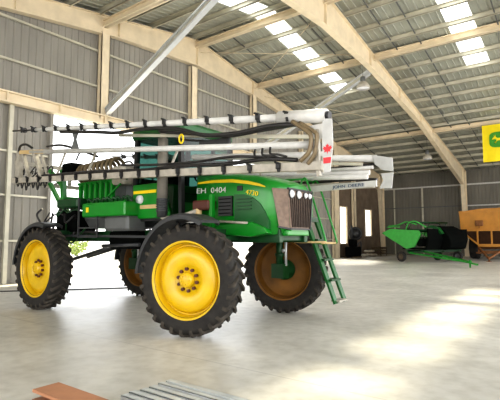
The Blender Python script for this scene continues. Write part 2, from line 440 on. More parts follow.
# high-bay lamps
def lamp(x, y, zt, drop, label):
    t = thing('high_bay_lamp', (x, y, zt), label, 'lamp', 'high bay lamps under the roof beams')
    z = zt-drop
    g = MB(); g.tube((x, y, zt), (x, y, z+.5), .012, n=6); g.box((x-.06, y-.06, zt-.05), (x+.06, y+.06, zt)); g.build('hanger_chain', M['grey'], t)
    g = MB(); g.lathe([(.001, .62), (.13, .62), (.14, .44), (.11, .36)], (x, y, z), (0, 0, 1), 20); g.build('ballast_housing', M['grey'], t)
    g = MB(); g.lathe([(.11, .38), (.2, .33), (.3, .18), (.36, .0), (.34, .0), (.27, .17), (.1, .34)], (x, y, z), (0, 0, 1), 28); g.build('lamp_shade', M['offwhite'], t)
    g = MB(); g.lathe([(.001, -.02), (.33, .0), (.33, .015), (.001, .02)], (x, y, z), (0, 0, 1), 24); g.build('diffuser', M['lens'], t)
lamp(-3.9, 16.31, 11.4, 2.15, 'round pale hanging lamp beside the upper silver brace')
lamp(-4.1, 28.4, 9.2, 1.9, 'small round pale lamp hanging under the roof above the green harvester head')

# yellow banner with green emblem
bx0, bx1, bz0, bz1, by = -.42, 1.75, 6.68, 9.2, 28.2
t = thing('hanging_banner', (bx0, by, bz0), 'yellow banner with a green deer emblem hanging from the roof beam', 'banner')
g = MB(); n = 14
for i in range(n):
    for j in range(8):
        def P(i, j): 
            x = bx0+(bx1-bx0)*i/n; z = bz0+(bz1-bz0)*j/8
            return (x, by+.03*math.sin(i*1.1)*(1-j/8), z)
        g.add([P(i, j), P(i+1, j), P(i+1, j+1), P(i, j+1)], [(0, 1, 2, 3)])
g.build('cloth', M['banner'], t)
g = MB(); g.tube((bx0-.05, by, bz1), (bx1+.05, by, bz1), .025); g.build('hanging_rod', M['offwhite'], t)
g = MB(); g.tube((bx0, by, bz0), (bx1, by, bz0), .02); g.build('hem_rod', M['stripe'], t)
g = MB(); cx, cz, hw, hh = .66, 8.12, .66, .52; pts = []
for k in range(40):
    a = 2*PI*k/40; c, s_ = math.cos(a), math.sin(a)
    pts.append((cx+hw*math.copysign(abs(c)**.5, c), cz+hh*math.copysign(abs(s_)**.5, s_)))
g.prism(pts, lambda a, b: (a, by-.05, b), lambda a, b: (a, by-.06, b))
g.mat(1)
deer = [(-.50, .02), (-.44, .13), (-.36, .17), (-.40, .30), (-.33, .19), (-.30, .33), (-.27, .18), (-.20, .10), (.05, .08), (.25, .12), (.40, .02), (.52, -.10), (.44, -.08), (.34, -.02), (.40, -.20), (.50, -.30), (.33, -.22), (.24, -.06), (-.02, -.06), (-.16, -.06), (-.30, -.22), (-.38, -.14), (-.33, -.20), (-.22, -.03), (-.30, .05), (-.42, .03)]
g.prism([(cx+a*1.0, cz+b*1.1) for a, b in deer], lambda a, b: (a, by-.061, b), lambda a, b: (a, by-.068, b))
g.build('emblem', [M['bannergreen'], M['banner']], t)

# ================================================================== THE SPRAYER
CY = 1.70
SPR = thing('crop_sprayer', (-2.6, CY, 0), 'green self-propelled crop sprayer with yellow wheels and folded white booms', 'sprayer')

def wheel(cx, cy, side, steer, face_mat):
    """side -1: outer face towards -y. steer rotates about z."""
    R_, Wd = .915, .40
    ax = Vector((math.sin(steer)*1.0, -math.cos(steer), 0))*(-side)*-1
    ax = Vector((-side*math.sin(-steer), side*math.cos(steer), 0)) if False else Vector((math.sin(steer), -math.cos(steer), 0))*(1 if side < 0 else -1)
    c = Vector((cx, cy, R_))
    up = Vector((0, 0, 1)); fw = ax.cross(up).normalized()
    def P(r, a, h): return c+ax*h+(fw*math.cos(a)+up*math.sin(a))*r
    g = MB()
    K = .915/.93
    prof = [(.60, -.17), (.63, -.195), (.70, -.212), (.78, -.212), (.845, -.198), (.868, -.17), (.878, -.09), (.88, 0), (.878, .09), (.868, .17), (.845, .198), (.78, .212), (.70, .212), (.63, .195), (.60, .17)]
    g.lathe(prof, c, ax, 72)
    g.mat(1); nl = 28
    for sd in (-1, 1):
        for k in range(nl):
            a0 = 2*PI*(k+(.5 if sd > 0 else 0))/nl
            pa = [(-.015, 0, .88), (.06, .05, .916), (.12, .105, .916), (.19, .16, .912), (.212, .178, .888), (.216, .185, .84)]
            wv = .026
            rows = []
            for h, da, r in pa:
                rows.append((P(r, a0+da-wv, sd*h), P(r, a0+da+wv, sd*h), P(min(r-.04, .87), a0+da+wv*1.5, sd*min(h, .208)), P(min(r-.04, .87), a0+da-wv*1.5, sd*min(h, .208))))
            g.loft(rows)
    ty = g.build('tyre', [M['rubber'], M['dusty']], SPR)
    g = MB()
    g.lathe([(.60, .165), (.615, .19), (.637, .205), (.645, .20), (.645, .195)], c, ax, 64)
    g.lathe([(.60, -.165), (.615, -.19), (.637, -.205), (.645, -.20), (.645, -.195)], c, ax, 64)
    g.mat(1); g.lathe([(.60, -.165), (.585, -.12), (.57, .0), (.575, .1), (.60, .165)], c, ax, 64)
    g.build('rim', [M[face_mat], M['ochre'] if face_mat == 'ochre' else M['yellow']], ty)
    g = MB()
    g.lathe([(.572, .05), (.545, .045), (.535, .075), (.50, .115), (.42, .135), (.30, .125), (.235, .10), (.225, .085), (.0, .085)], c, ax, 64)
    g.mat(1); g.lathe([(.572, .03), (.50, .08), (.42, .10), (.30, .09), (.0, .06)], c, ax, 48)
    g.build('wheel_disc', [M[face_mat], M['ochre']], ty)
    g = MB(); g.lathe([(.0, .19), (.10, .19), (.125, .17), (.13, .085)], c, ax, 28)
    for k in range(8):
        a = 2*PI*k/8; g.tube(P(.075, a, .185), P(.075, a, .205), .016, n=6)
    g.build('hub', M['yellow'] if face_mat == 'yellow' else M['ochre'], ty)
    for k in range(10):
        g = MB(); a = 2*PI*k/10+.2; g.tube(P(.178, a, .08), P(.178, a, .13), .028, n=8)
        g.build('wheel_nut', M['oxide_d'], ty)
    # inner side: final drive
    g = MB(); g.lathe([(.0, -.30), (.14, -.30), (.17, -.26), (.17, -.08), (.22, -.05), (.22, .05)], c, ax, 24)
    g.box(P(0, 0, -.30)-Vector((.15, .12, .16)), P(0, 0, -.30)+Vector((.15, .10, .14)))
    g.build('wheel_motor', M['green_d'], SPR)
    # leg from axle to wheel
    inn = c-ax*.34; g = MB()
    g.tube(inn+up*.12, inn+up*.78, .075, n=14); g.tube(inn+up*.3, inn+up*.36, .10, n=14); g.box(inn+up*.72-Vector((.16, .14, 0)), inn+up*.86+Vector((.16, .14, 0)))
    g.mat(1); g.tube(inn+fw*.14+up*.1, inn+fw*.14+up*.75, .03, n=8); g.lathe([(.0, .03), (.035, .03), (.035, -.03), (0, -.03)], inn+up*.42-Vector((-.1, .0, 0)), (0, 1, 0), 10)
    g.build('suspension_leg', [M['green_d'], M['silver']], SPR)
    return c
ST = math.radians(13)
FX, RX = -.33, -5.02
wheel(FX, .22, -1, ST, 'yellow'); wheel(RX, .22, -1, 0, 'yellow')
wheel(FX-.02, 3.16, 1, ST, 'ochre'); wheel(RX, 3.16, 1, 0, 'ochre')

# chassis
g = MB()
for y in (CY-.42, CY+.42): g.box((-5.9, y-.06, 1.52), (.78, y+.06, 1.76))
for x in (-5.85, -4.4, -3.0, -1.6, .66): g.box((x-.06, CY-.42, 1.55), (x+.06, CY+.42, 1.72))
g.build('chassis_frame', M['green_d'], SPR, bevel=.012)
for x in (FX, RX):
    g = MB(); g.bar((x, .55, 1.66), (x, 2.85, 1.66), .2, .2); g.bar((x+.2, .8, 1.60), (x+.2, 2.6, 1.60), .05, .08); g.bar((x-.22, .7, 1.56), (x-.22, 2.7, 1.56), .05, .06)
    g.build('axle_beam', M['green_d'], SPR)
# tie rods slung under the belly at the rear
g = MB(); g.tube((-5.75, 1.3, 1.02), (-3.7, 1.3, 1.45), .045); g.tube((-5.3, 1.55, 1.12), (-3.5, 1.55, 1.5), .045); g.tube((-3.9, 1.0, 1.42), (-2.6, 1.0, 1.46), .04); g.box((-5.85, 1.2, .96), (-5.7, 1.4, 1.07)); g.build('tie_rod', M['mudguard'], SPR)
# belly: pump, lines
g = MB(); g.rbox((-3.7, 1.0, 1.36), (-2.7, 2.3, 1.75), .05); g.rbox((-2.4, 1.15, 1.42), (-1.1, 2.2, 1.9), .06); g.build('belly_pan', M['dark'], SPR)

# engine hood lofted from rounded sections with a bevelled nose
def hring(x, hw, t, b, bw, rc=.14):
    pts = []
    L_ = [(-bw, b), (-hw, b+.35)]
    for k in range(6):
        a = PI-k*PI/2/5; L_.append((-hw+rc+rc*math.cos(a), t-rc+rc*math.sin(a)))
    Rr = [(-u, v) for u, v in reversed(L_)]
    return [(x, CY+u, v) for u, v in L_+[(0, t+.03)]+Rr]
g = MB(); g.smooth = True
g.loft([hring(-1.05, .60, 2.86, 1.82, .55), hring(-.5, .64, 2.82, 1.78, .58), hring(0, .66, 2.76, 1.70, .60), hring(.4, .66, 2.70, 1.66, .60), hring(.7, .64, 2.61, 1.66, .53), hring(.84, .44, 2.545, 1.70, .32), hring(.89, .37, 2.50, 1.72, .27)])
hood = g.build('hood', M['green'], SPR)
# yellow stripe on both flanks
for sd in (-1, 1):
    g = MB(); P_ = [(-1.02, 2.655, .03), (-.6, 2.66, .055), (-.1, 2.63, .06), (.25, 2.575, .06), (.5, 2.515, .045), (.62, 2.475, .02)]
    def hwid(x): return .605+.06*min(1, (x+1.05)/1.05) if x < 0 else .662
    for (x0, z0, h0), (x1, z1, h1) in zip(P_, P_[1:]):
        y0 = CY+sd*(hwid(x0)+.012); y1 = CY+sd*(hwid(x1)+.012)
        g.add([(x0, y0, z0-h0/2), (x1, y1, z1-h1/2), (x1, y1, z1+h1/2), (x0, y0, z0+h0/2)], [(0, 1, 2, 3)])
    g.build('yellow_stripe', M['stripe'], hood)
letters('lettering', 'EH', .145, M['white'], (-1.03, CY-.645, 2.455), (1, -.03, -.03), (0, 0, 1), hood, fit=.24)
letters('lettering', '0404', .145, M['white'], (-.63, CY-.672, 2.443), (1, -.01, -.03), (0, 0, 1), hood, fit=.37)
letters('lettering', '4730', .12, M['stripe'], (.19, CY-.672, 2.375), (1, 0, -.2), (0, 0, 1), hood, fit=.27)
# side openings
g = MB(); g.box((-.42, CY-.70, 2.0), (-.1, CY-.60, 2.36)); g.mat(1)
for k in range(5): g.box((-.40, CY-.71, 2.04+k*.065), (-.12, CY-.66, 2.055+k*.065))
g.build('side_screen', [M['black'], M['dark']], hood)
g = MB(); g.box((.0, CY-.675, 2.44), (.12, CY-.64, 2.53)); g.build('air_slot', M['black'], hood)
g = MB(); g.rbox((-.96, CY-.84, 2.12), (-.54, CY-.58, 2.30), .03); g.build('intake_box', M['oxide_d'], SPR)
g = MB(); g.lathe([(.0, .0), (.06, .0), (.06, .24), (.05, .27), (0, .27)], (-.83, CY-.78, 1.9), (0, 0, 1), 14); g.build('oil_filter', M['tan'], SPR)
g = MB(); g.box((-.55, CY-.80, 1.8), (-.48, CY-.72, 2.40)); g.build('hood_support', M['green'], SPR)
g = MB(); g.tube((-.35, CY-.74, 1.90), (.28, CY-.74, 1.86), .022); g.build('grab_bar', M['offwhite'], SPR)
# lower fairing around front axle
g = MB(); g.smooth = False
g.prism([(-.95, 1.62), (-.6, 1.82), (-.1, 1.86), (.35, 1.88), (.62, 1.78), (.68, 1.68), (.3, 1.62), (-.3, 1.66)], lambda a, b: (a, CY-.70, b), lambda a, b: (a, CY-.48, b))
g.prism([(-.95, 1.62), (-.6, 1.82), (-.1, 1.86), (.35, 1.88), (.62, 1.78), (.68, 1.68), (.3, 1.62), (-.3, 1.66)], lambda a, b: (a, CY+.48, b), lambda a, b: (a, CY+.70, b))
g.box((.7, CY-.38, 1.64), (.88, CY+.36, 1.74))
g.build('front_fairing', M['green'], SPR, bevel=.02)
for sd in (-1, 1):  # darker green plates paint in the shadow on the lower hood
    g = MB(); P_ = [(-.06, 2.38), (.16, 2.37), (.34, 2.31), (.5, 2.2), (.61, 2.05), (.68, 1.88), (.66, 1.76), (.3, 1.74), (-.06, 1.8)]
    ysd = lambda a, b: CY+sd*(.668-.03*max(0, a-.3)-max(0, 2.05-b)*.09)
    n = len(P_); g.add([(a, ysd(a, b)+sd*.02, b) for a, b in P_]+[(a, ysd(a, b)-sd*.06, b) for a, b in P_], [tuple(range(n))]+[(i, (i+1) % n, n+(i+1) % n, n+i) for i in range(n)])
    g.mat(1)
    for k in range(4): g.box((.02, CY+sd*.70-.012, 2.1+k*.06), (.34, CY+sd*.70+.004, 2.115+k*.06))
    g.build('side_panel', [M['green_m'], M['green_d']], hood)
# grille: front face, two bevelled cheeks
g = MB()
def quad3(a, b, c, d_, off): 
    n_ = (Vector(b)-Vector(a)).cross(Vector(d_)-Vector(a)).normalized()
    return [Vector(p)+n_*off for p in (a, b, c, d_)]
g.poly([(.905, CY-.42, 2.44), (.905, CY-.33, 1.76), (.905, CY+.33, 1.76), (.905, CY+.42, 2.44)])
for sd in (-1, 1):
    g.poly([(.735, CY+sd*.645, 2.45), (.80, CY+sd*.53, 1.80), (.905, CY+sd*.345, 1.76), (.905, CY+sd*.42, 2.44)])
gr = g.build('grille', M['grille'], SPR)
g = MB()
for k in range(-5, 6):
    a = k/5.6
    g.bar((.915, CY+a*.30, 1.79), (.915, CY+a*.38, 2.34), .018, .02, up=(1, 0, 0))
g.build('grille_slats', M['grille_d'], gr)
g = MB()
for a, b in (((.915, CY-.34, 1.755), (.915, CY+.34, 1.755)), ((.915, CY-.42, 2.45), (.915, CY+.42, 2.45)), ((.91, CY-.34, 1.755), (.79, CY-.55, 1.79)), ((.915, CY+.42, 2.45), (.915, CY+.33, 1.75))): g.bar(a, b, .03, .03)
g.build('grille_frame', M['black'], gr)
for y in (-.30, -.06, .17, .32):
    g = MB(); w_ = .075 if y < .1 else .055
    g.lathe([(.0, .035), (w_*.6, .03), (w_, .0), (w_*1.05, -.03)], (.925, CY+y, 2.365), (1, 0, 0), 20)
    hl = g.build('headlight', M['lens'], SPR)
    g = MB(); g.lathe([(w_*1.0, .008), (w_*1.15, .008), (w_*1.15, -.03)], (.92, CY+y, 2.365), (1, 0, 0), 20); g.build('bezel', M['black'], hl)

# cab
cx0, cx1, cy0, cy1, cz0, cz1 = -2.72, -1.30, CY-.76, CY+.76, 2.62, 3.70
g = MB(); 
g.prism([(cx0, 2.0), (-1.62, 2.0), (-1.62, 2.12), (-1.88, 2.72), (cx0, 2.72)], lambda a, b: (a, cy0-.06, b), lambda a, b: (a, cy1+.06, b))
g.build('cab_body', M['green'], SPR, bevel=.02)
cab = MB(); 
for x, y in ((cx0, cy0), (cx1, cy0), (cx0, cy1), (cx1, cy1)): cab.bar((x, y, 2.0), (x+(.06 if x == cx0 else -.05), y, cz1), .09, .09, up=(0, 1, 0))
cab.bar((-1.85, cy0, 2.7), (-1.85, cy0, cz1), .07, .07, up=(0, 1, 0)); cab.bar((-1.85, cy1, 2.7), (-1.85, cy1, cz1), .07, .07, up=(0, 1, 0))
cab.box((cx0, cy0, 1.95), (cx1, cy1, 2.06))
cf = cab.build('cab_frame', M['black'], SPR)
def pane(a, b, c, d_):
    q = MB(); q.poly([a, b, c, d_]); q.build('window_pane', M['glass'], cf)
pane((cx0, cy0, 2.7), (-1.88, cy0, 2.7), (-1.88, cy0, cz1), (cx0, cy0, cz1)); pane((-1.82, cy0, 2.06), (cx1, cy0, 2.06), (cx1, cy0, cz1), (-1.82, cy0, cz1))
pane((cx0, cy1, 2.7), (cx1, cy1, 2.3), (cx1, cy1, cz1), (cx0, cy1, cz1)); pane((cx1, cy0, 2.3), (cx1, cy1, 2.3), (cx1, cy1, cz1), (cx1, cy0, cz1)); pane((cx0, cy0, 2.7), (cx0, cy1, 2.7), (cx0, cy1, cz1), (cx0, cy0, cz1))
g = MB(); g.rbox((cx0-.08, cy0-.08, cz1-.02), (cx1+.06, cy1+.0, cz1+.2), .06); g.build('cab_roof', M['green_m'], SPR)
g = MB(); g.rbox((-2.3, CY-.28, 2.2), (-1.8, CY+.28, 2.62), .08); g.rbox((-2.45, CY-.26, 2.5), (-2.25, CY+.26, 3.3), .06); g.build('driver_seat', M['dark'], SPR)
g = MB(); g.tube((-1.3, CY, 2.1), (-1.45, CY, 2.85), .04); g.path([(-1.5+.07*math.cos(t_*PI/8)*.6, CY+.19*math.sin(t_*PI/8), 2.88+.19*.5*math.cos(t_*PI/8)) for t_ in range(16)], .018, 8, closed=True); g.build('steering_wheel', M['dark'], SPR)
g = MB(); g.box((-2.68, cy0-.075, 2.52), (-1.97, cy0-.062, 2.585)); g.build('yellow_stripe', M['stripe'], SPR)
g = MB(); g.box((-2.45, cy0-.08, 2.2), (-1.72, cy0-.062, 2.28)); g.box((-1.75, cy0-.08, 2.08), (-1.69, cy0-.062, 2.28)); g.build('tan_decal', M['tan'], SPR)
g = MB(); g.lathe([(.0, .07), (.08, .06), (.095, .0)], (-2.45, cy0-.07, 2.40), (0, -1, 0), 16); g.build('work_lamp', M['lens'], SPR)
# mirror on an arm
g = MB(); g.path(spline([(-1.35, cy0, 3.62), (-.9, cy0-.5, 3.40), (.1, cy0-.62, 3.2)]), .02); mr = g.build('mirror_arm', M['black'], SPR)
g = MB(); g.rbox((-.25, cy0-.66, 3.08), (.42, cy0-.58, 3.24), .02); g.build('mirror', M['black'], mr)
# exhaust stack and elbow
g = MB(); ex, ey = -1.62, .72
g.tube((ex, ey, 2.36), (ex, ey, 3.55), .105, .10, 20); g.path(spline([(ex, ey, 3.5), (ex, ey, 3.68), (ex-.08, ey, 3.8)]), .06, 12)
exh = g.build('exhaust_stack', M['stack'], SPR)
g = MB()
for k in range(6): g.lathe([(.10, 0), (.125, .02), (.10, .045)], (ex, ey, 2.10+k*.045), (0, 0, 1), 20)
g.tube((ex, ey, 2.0), (ex, ey, 2.40), .10, n=16); g.build('bellows', M['mudguard'], exh)
g = MB(); g.path(spline([(ex, ey, 2.02), (ex+.1, ey+.05, 1.98), (ex+.5, ey+.1, 2.02), (ex+.8, ey+.2, 2.12)]), .05, 10); g.build('elbow_pipe', M['offwhite'], exh)

# solution tank, fins, platform, boxes
g = MB(); g.rbox((-4.95, CY-.66, 1.85), (-2.95, CY+.66, 2.95), .2); g.build('solution_tank', M['grey'], SPR)
for k in range(7):
    x = -4.45+k*.2; g = MB(); g.box((x-.035, .72, 2.38), (x+.035, .80, 2.86)); g.build('tank_slat', M['green'], SPR)
g = MB(); g.bar((-4.6, .78, 2.86), (-2.8, .78, 2.86), .05, .06); g.bar((-4.6, .76, 2.36), (-2.7, .76, 2.40), .05, .06); g.bar((-3.5, .70, 2.4), (-2.9, .70, 2.75), .03, .03); g.build('guard_rail', M['green'], SPR)
g = MB(); g.rbox((-4.03, .52, 2.06), (-2.52, 1.0, 2.36), .03); sb = g.build('storage_box', M['green'], SPR)
g = MB(); g.box((-3.84, .505, 2.16), (-3.76, .52, 2.27)); g.build('warning_label', M['stripe'], sb)
g = MB()
for k in range(9): g.path(spline([(-3.9+k*.17, .62, 2.37), (-3.85+k*.17, .56+.04*(k % 2), 2.46), (-3.78+k*.17, .66, 2.38)]), .025, 7)
g.build('pipework', M['green_d'], SPR)
g = MB(); g.rbox((-3.32, .6, 1.75), (-2.52, 1.1, 2.06), .05); g.build('fuel_tank', M['grey'], SPR)
g = MB(); g.rbox((-5.05, .5, 2.30), (-4.2, 1.2, 2.50), .03); g.build('rear_deck', M['green_d'], SPR)
g = MB(); g.bar((-4.1, .5, 1.60), (-4.1, .5, 2.5), .035, .035); g.bar((-3.4, .5, 1.62), (-3.4, .5, 2.06), .03, .03)
for z in (1.62, 1.82): g.bar((-4.1, .5, z), (-3.4, .5, z), .03, .03)
g.bar((-5.3, .62, 1.66), (-1.6, .62, 1.62), .06, .05); g.build('side_step', M['mudguard'], SPR)
g = MB(); g.smooth = True; pts = []
for k in range(0, 9*14+1):
    a = 2*PI*k/14; pts.append((-4.75+1.45*k/(9*14), 1.0+.22*math.cos(a), 3.12+.22*math.sin(a)+.06*k/(9*14)))
g.path(pts, .04, 7); g.build('coiled_hose', M['bronze'], SPR)
g = MB(); g.rbox((-3.25, .7, 2.75), (-2.8, 1.1, 3.15), .05); g.build('rinse_tank', M['offwhite'], SPR)

# rear lift mast and jumble of hydraulic pipes
g = MB()
for y in (1.05, 2.35):
    g.bar((-5.55, y, 1.55), (-5.75, y, 3.35), .12, .12, up=(0, 1, 0)); g.bar((-5.0, y, 1.7), (-5.65, y, 2.5), .08, .08, up=(0, 1, 0)); g.bar((-5.55, y, 2.2), (-6.35, y, 3.05), .08, .1, up=(0, 1, 0)); g.bar((-5.7, y, 2.9), (-6.4, y, 3.4), .08, .1, up=(0, 1, 0))
for z in (1.9, 2.6, 3.3): g.bar((-5.65, 1.05, z), (-5.65, 2.35, z), .1, .1)
g.build('lift_mast', M['green'], SPR, bevel=.01)
for k in range(16):
    g = MB(); a = random.uniform(-5.9, -4.6); b = random.uniform(.5, 1.1); z = random.uniform(1.7, 2.5)
    g.path(spline([(a, b, z), (a+random.uniform(-.2, .3), b-.05, z-random.uniform(.1, .4)), (a+random.uniform(-.1, .5), b+.1, z-random.uniform(.0, .6)), (a+random.uniform(.1, .7), b+.2, z-.1)]), random.uniform(.018, .035), 7)
    g.build('hydraulic_hose', M['green_d'] if k % 3 else M['hose'], SPR)
g = MB(); g.rbox((-5.42, .8, 3.16), (-4.98, 1.2, 3.44), .05); g.build('foam_tank', M['dark'], SPR)
g = MB(); g.path(spline([(-6.3, .9, 4.0), (-5.6, .9, 3.95), (-4.9, 1.0, 3.75), (-4.2, 1.0, 3.52)]), .03, 8); g.path(spline([(-5.0, .95, 3.5), (-4.9, 1.0, 3.7), (-4.4, 1.0, 3.7), (-4.3, 1.0, 3.45)]), .02, 8); g.build('hydraulic_hose', M['hose'], SPR)
g = MB(); g.rbox((-5.5, .75, 1.75), (-4.7, 1.4, 2.25), .06); g.build('valve_block', M['dark'], SPR)
# centre section of the boom, across the tail
g = MB()
for z in (3.0, 3.5): g.bar((-6.5, .2, z), (-6.5, 3.2, z), .09, .09)
for a, b in ((.4, 1.2), (1.2, 2.0), (2.0, 2.8)): g.bar((-6.5, a, 3.0), (-6.5, b, 3.5), .05, .05, up=(1, 0, 0))
for y in (.25, 1.7, 3.15): g.bar((-6.5, y, 3.0), (-6.5, y, 3.5), .07, .07, up=(1, 0, 0))
g.build('boom_centre_rack', M['offwhite'], SPR)

# folded booms
def lin(p, q, x): return p[1]+(q[1]-p[1])*(x-p[0])/(q[0]-p[0])
def boom(y, o, near):
    """y plane of the boom, o = outward direction (-1 near side, +1 far side)"""
    r1 = ((-6.6, 4.33), (2.2, 3.27)); r2 = ((-5.75, 3.68), (2.2, 2.87)); r3 = ((-6.7, 3.05), (2.2, 2.58)); r0 = ((-2.6, 3.70), (2.0, 3.04))
    if not near: r1 = ((-6.6, 4.1), (2.2, 3.1)); r2 = ((-5.75, 3.4), (2.2, 2.85)); r3 = ((-6.7, 2.95), (2.2, 2.62)); r0 = ((-2.6, 3.5), (2.0, 2.98))
    z1 = lambda x: lin(*r1, x); z2 = lambda x: lin(*r2, x); z3 = lambda x: lin(*r3, x); z0 = lambda x: lin(*r0, x)
    yi = y-o*.22; xe = 2.2 if near else 1.75
    # main truss: lower box rail
    g = MB(); h = .055
    g.bar((-6.6, y, z3(-6.6)), (xe-.05, y, z3(xe-.05)), .09, .125)
    B = g.build('spray_boom', M['offwhite'], SPR, bevel=.008)
    g = MB(); g.path([(-5.7, y, z1(-5.7)), (-4.9, y, z1(-4.9)), (xe, y, z1(xe))], [.03, .05, .058 if near else .07], 14); g.build('top_pipe', M['white'], B)
    g = MB(); g.tube((-6.7, y, z1(-6.7)), (-5.6, y, z1(-5.6)), .02, n=8); g.build('tip_rod', M['hose'], B)
    if near:
        g = MB(); g.tube((1.45, y, z1(1.45)), (2.22, y, z1(2.22)), .095, n=20); g.build('end_cylinder', M['white'], B)
        g = MB(); g.tube((2.22, y, z1(2.22)), (2.27, y, z1(2.27)), .06, n=14); g.build('cylinder_cap', M['black'], B)
    g = MB(); g.tube((-5.75, y, z2(-5.75)), (xe-.15, y, z2(xe-.15)), .052, n=14); g.build('middle_pipe', M['white'], B)
    g = MB(); g.tube((-.5, yi, z2(-.5)-.13), (xe-.1, yi, z2(xe-.1)-.11), .05, n=14); g.build('inner_pipe', M['white'], B)
    g = MB(); g.bar((-2.6, yi, z0(-2.6)), (xe-.2, yi, z0(xe-.2)), .05, .055); g.build('inner_rail', M['purlin'], B)
    # tail truss
    xs_ = [(-6.3, -6.25, .11), (-6.15, -5.75, .07), (-5.6, -5.15, .09), (-5.3, -4.9, .045)]
    for a, b, w_ in xs_:
        g = MB(); g.bar((a, y, z2(a)+.03), (b, y, z3(b)), w_, w_, up=(0, 1, 0)); g.build('truss_bar', M['offwhite'], B)
    g = MB(); g.bar((-6.3, y, z2(-6.3)+.0), (-5.1, y, z2(-5.1)), .08, .09); g.build('tail_rail', M['tan'], B)
    g = MB(); g.path(spline([(-6.35, y, 3.55), (-6.2, y+o*.05, 3.85), (-5.9, y+o*.06, 3.88), (-5.7, y, 3.78)]), .03, 8); g.build('tail_hose', M['hose'], B)
    g = MB()
    for k in range(8): 
        x = -6.5+k*.18+(k % 3)*.03; g.path(spline([(x, y+.05, z3(x)-.02), (x+.06, y-o*.06, z3(x)-.14-.05*(k % 3)), (x+.16, y+.05, z3(x)-.03)]), .018, 6)
        g.path(spline([(x-.1, y+.1, z3(x)+.08), (x+.15, y+.12, z3(x)+.2+.09*(k % 2)), (x+.3, y+.1, z3(x)+.3-.05*(k % 3)), (x+.45, y, z3(x)+.12)]), .017, 6)
    g.build('tail_hose', M['hose'], B)
    for x in (-4.6, -3.4, -.9):
        g = MB(); g.bar((x, yi, z2(x)), (x, y, z3(x)), .035, .035, up=(0, 1, 0)); g.build('truss_bar', M['offwhite'], B)
    # hanging latch near door
    g = MB(); g.prism([(-3.98, z1(-3.9)-.04), (-3.72, z1(-3.9)-.04), (-3.83, z1(-3.9)-.26), (-3.7, z1(-3.9)-.52), (-4.0, z1(-3.9)-.52), (-3.88, z1(-3.9)-.26)], lambda a, b: (a, y-.02, b), lambda a, b: (a, y+.02, b)); g.build('latch_bracket', M['grey'], B)
    # hoses
    def hs(name, P_, r, m): g = MB(); g.path(spline(P_, 7), r, 8); g.build(name, m, B)
    hs('supply_hose', [(-4.4, y+o*.03, z1(-4.4)-.08), (-3, y+o*.04, z1(-3)-.12), (-2.4, y, z1(-2.4)-.14), (-1.6, y+o*.05, z1(-1.6)-.10), (-.7, y+o*.05, z1(-.7)-.11), (.0, y+o*.05, z1(0)-.24), (.7, y+o*.05, z1(.7)-.22), (1.3, y+o*.05, z1(1.3)-.13), (1.85, y+o*.05, z1(1.85)-.12)], .035, M['hose'])
    hs('supply_hose', [(-1.2, y-o*.05, z1(-1.2)-.13), (-.3, y-o*.03, z1(-.3)-.2), (.5, y, z1(.5)-.25), (1.2, y, z1(1.2)-.17), (1.8, y, z1(1.8)-.1)], .03, M['hose'])
    hs('return_hose', [(-5.4, y, z3(-5.4)+.08), (-3, y+o*.04, z3(-3)+.1), (-1.6, y, z3(-1.6)+.08), (-.6, y+o*.05, z3(-.6)+.11), (.4, y, z3(.4)+.1), (1.2, y+o*.05, z3(1.2)+.13), (1.75, y, z3(1.75)+.1)], .032, M['hose'])
    hs('return_hose', [(-2.2, y+o*.02, z3(-2.2)+.2), (-1.2, y+o*.03, z3(-1.2)+.16), (-.2, y, z3(-.2)+.17), (.7, y+o*.06, z3(.7)+.2), (1.6, y, z3(1.6)+.12)], .022, M['hose'])
    if near:
        hs('bronze_hose', [(1.72, y+o*.08, z1(1.72)-.08), (1.95, y+o*.1, z1(1.95)-.22), (2.03, y+o*.1, 2.98), (2.0, y+o*.1, 2.78), (1.86, y+o*.1, 2.66)], .032, M['bronze'])
        hs('bronze_hose', [(1.82, y+o*.05, z1(1.82)-.1), (2.05, y+o*.06, z1(1.95)-.24), (2.10, y+o*.06, 2.98), (2.06, y+o*.06, 2.75), (1.95, y+o*.06, 2.62)], .03, M['bronze'])
        for k in range(3): hs('short_hose', [(1.05+k*.14, y+o*.06, z2(1.1)-.06), (1.08+k*.14, y+o*.1, z2(1.1)-.16), (1.22+k*.14, y+o*.1, z2(1.2)-.18), (1.3+k*.14, y, z3(1.3)+.14)], .018, M['hose'])
        # breakaway plate with red marks at the front end
        g = MB(); g.prism([(2.18, 3.22), (2.32, 3.20), (2.33, 2.85), (2.28, 2.48), (2.19, 2.48), (2.17, 2.85)], lambda a, b: (a, y-.03, b), lambda a, b: (a, y-.045, b))
        g.mat(1)
        g.prism([(2.185, 2.68), (2.304, 2.68), (2.292, 2.60), (2.188, 2.60)], lambda a, b: (a, y-.046, b), lambda a, b: (a, y-.05, b))
        leaf = [(0, -.10), (.012, -.04), (.07, -.055), (.055, -.02), (.10, .02), (.08, .035), (.085, .065), (.05, .055), (.025, .04), (.035, .085), (.015, .078), (0, .11)]
        leaf += [(-a, b) for a, b in reversed(leaf[1:-1])]
        g.prism([(2.248+a*.70, 2.79+b*.72) for a, b in leaf], lambda a, b: (a, y-.046, b), lambda a, b: (a, y-.05, b))
        pl = g.build('breakaway_plate', [M['offwhite2'], M['red']], B)
        g = MB(); g.prism([(1.7, 2.52), (2.12, 2.50), (2.12, 2.72), (1.98, 2.78), (1.72, 2.72)], lambda a, b: (a, y+.06, b), lambda a, b: (a, y+.08, b)); g.bar((2.08, y+.02, 2.45), (2.06, y+.02, 3.1), .05, .06, up=(0, 1, 0)); g.build('hinge_plate', M['offwhite'], B)
        g = MB(); g.prism([(1.86, 3.17), (2.15, 3.18), (2.14, 2.98), (2.05, 2.94)], lambda a, b: (a, y+.03, b), lambda a, b: (a, y+.045, b)); g.build('gusset_plate', M['white'], B)
    else:
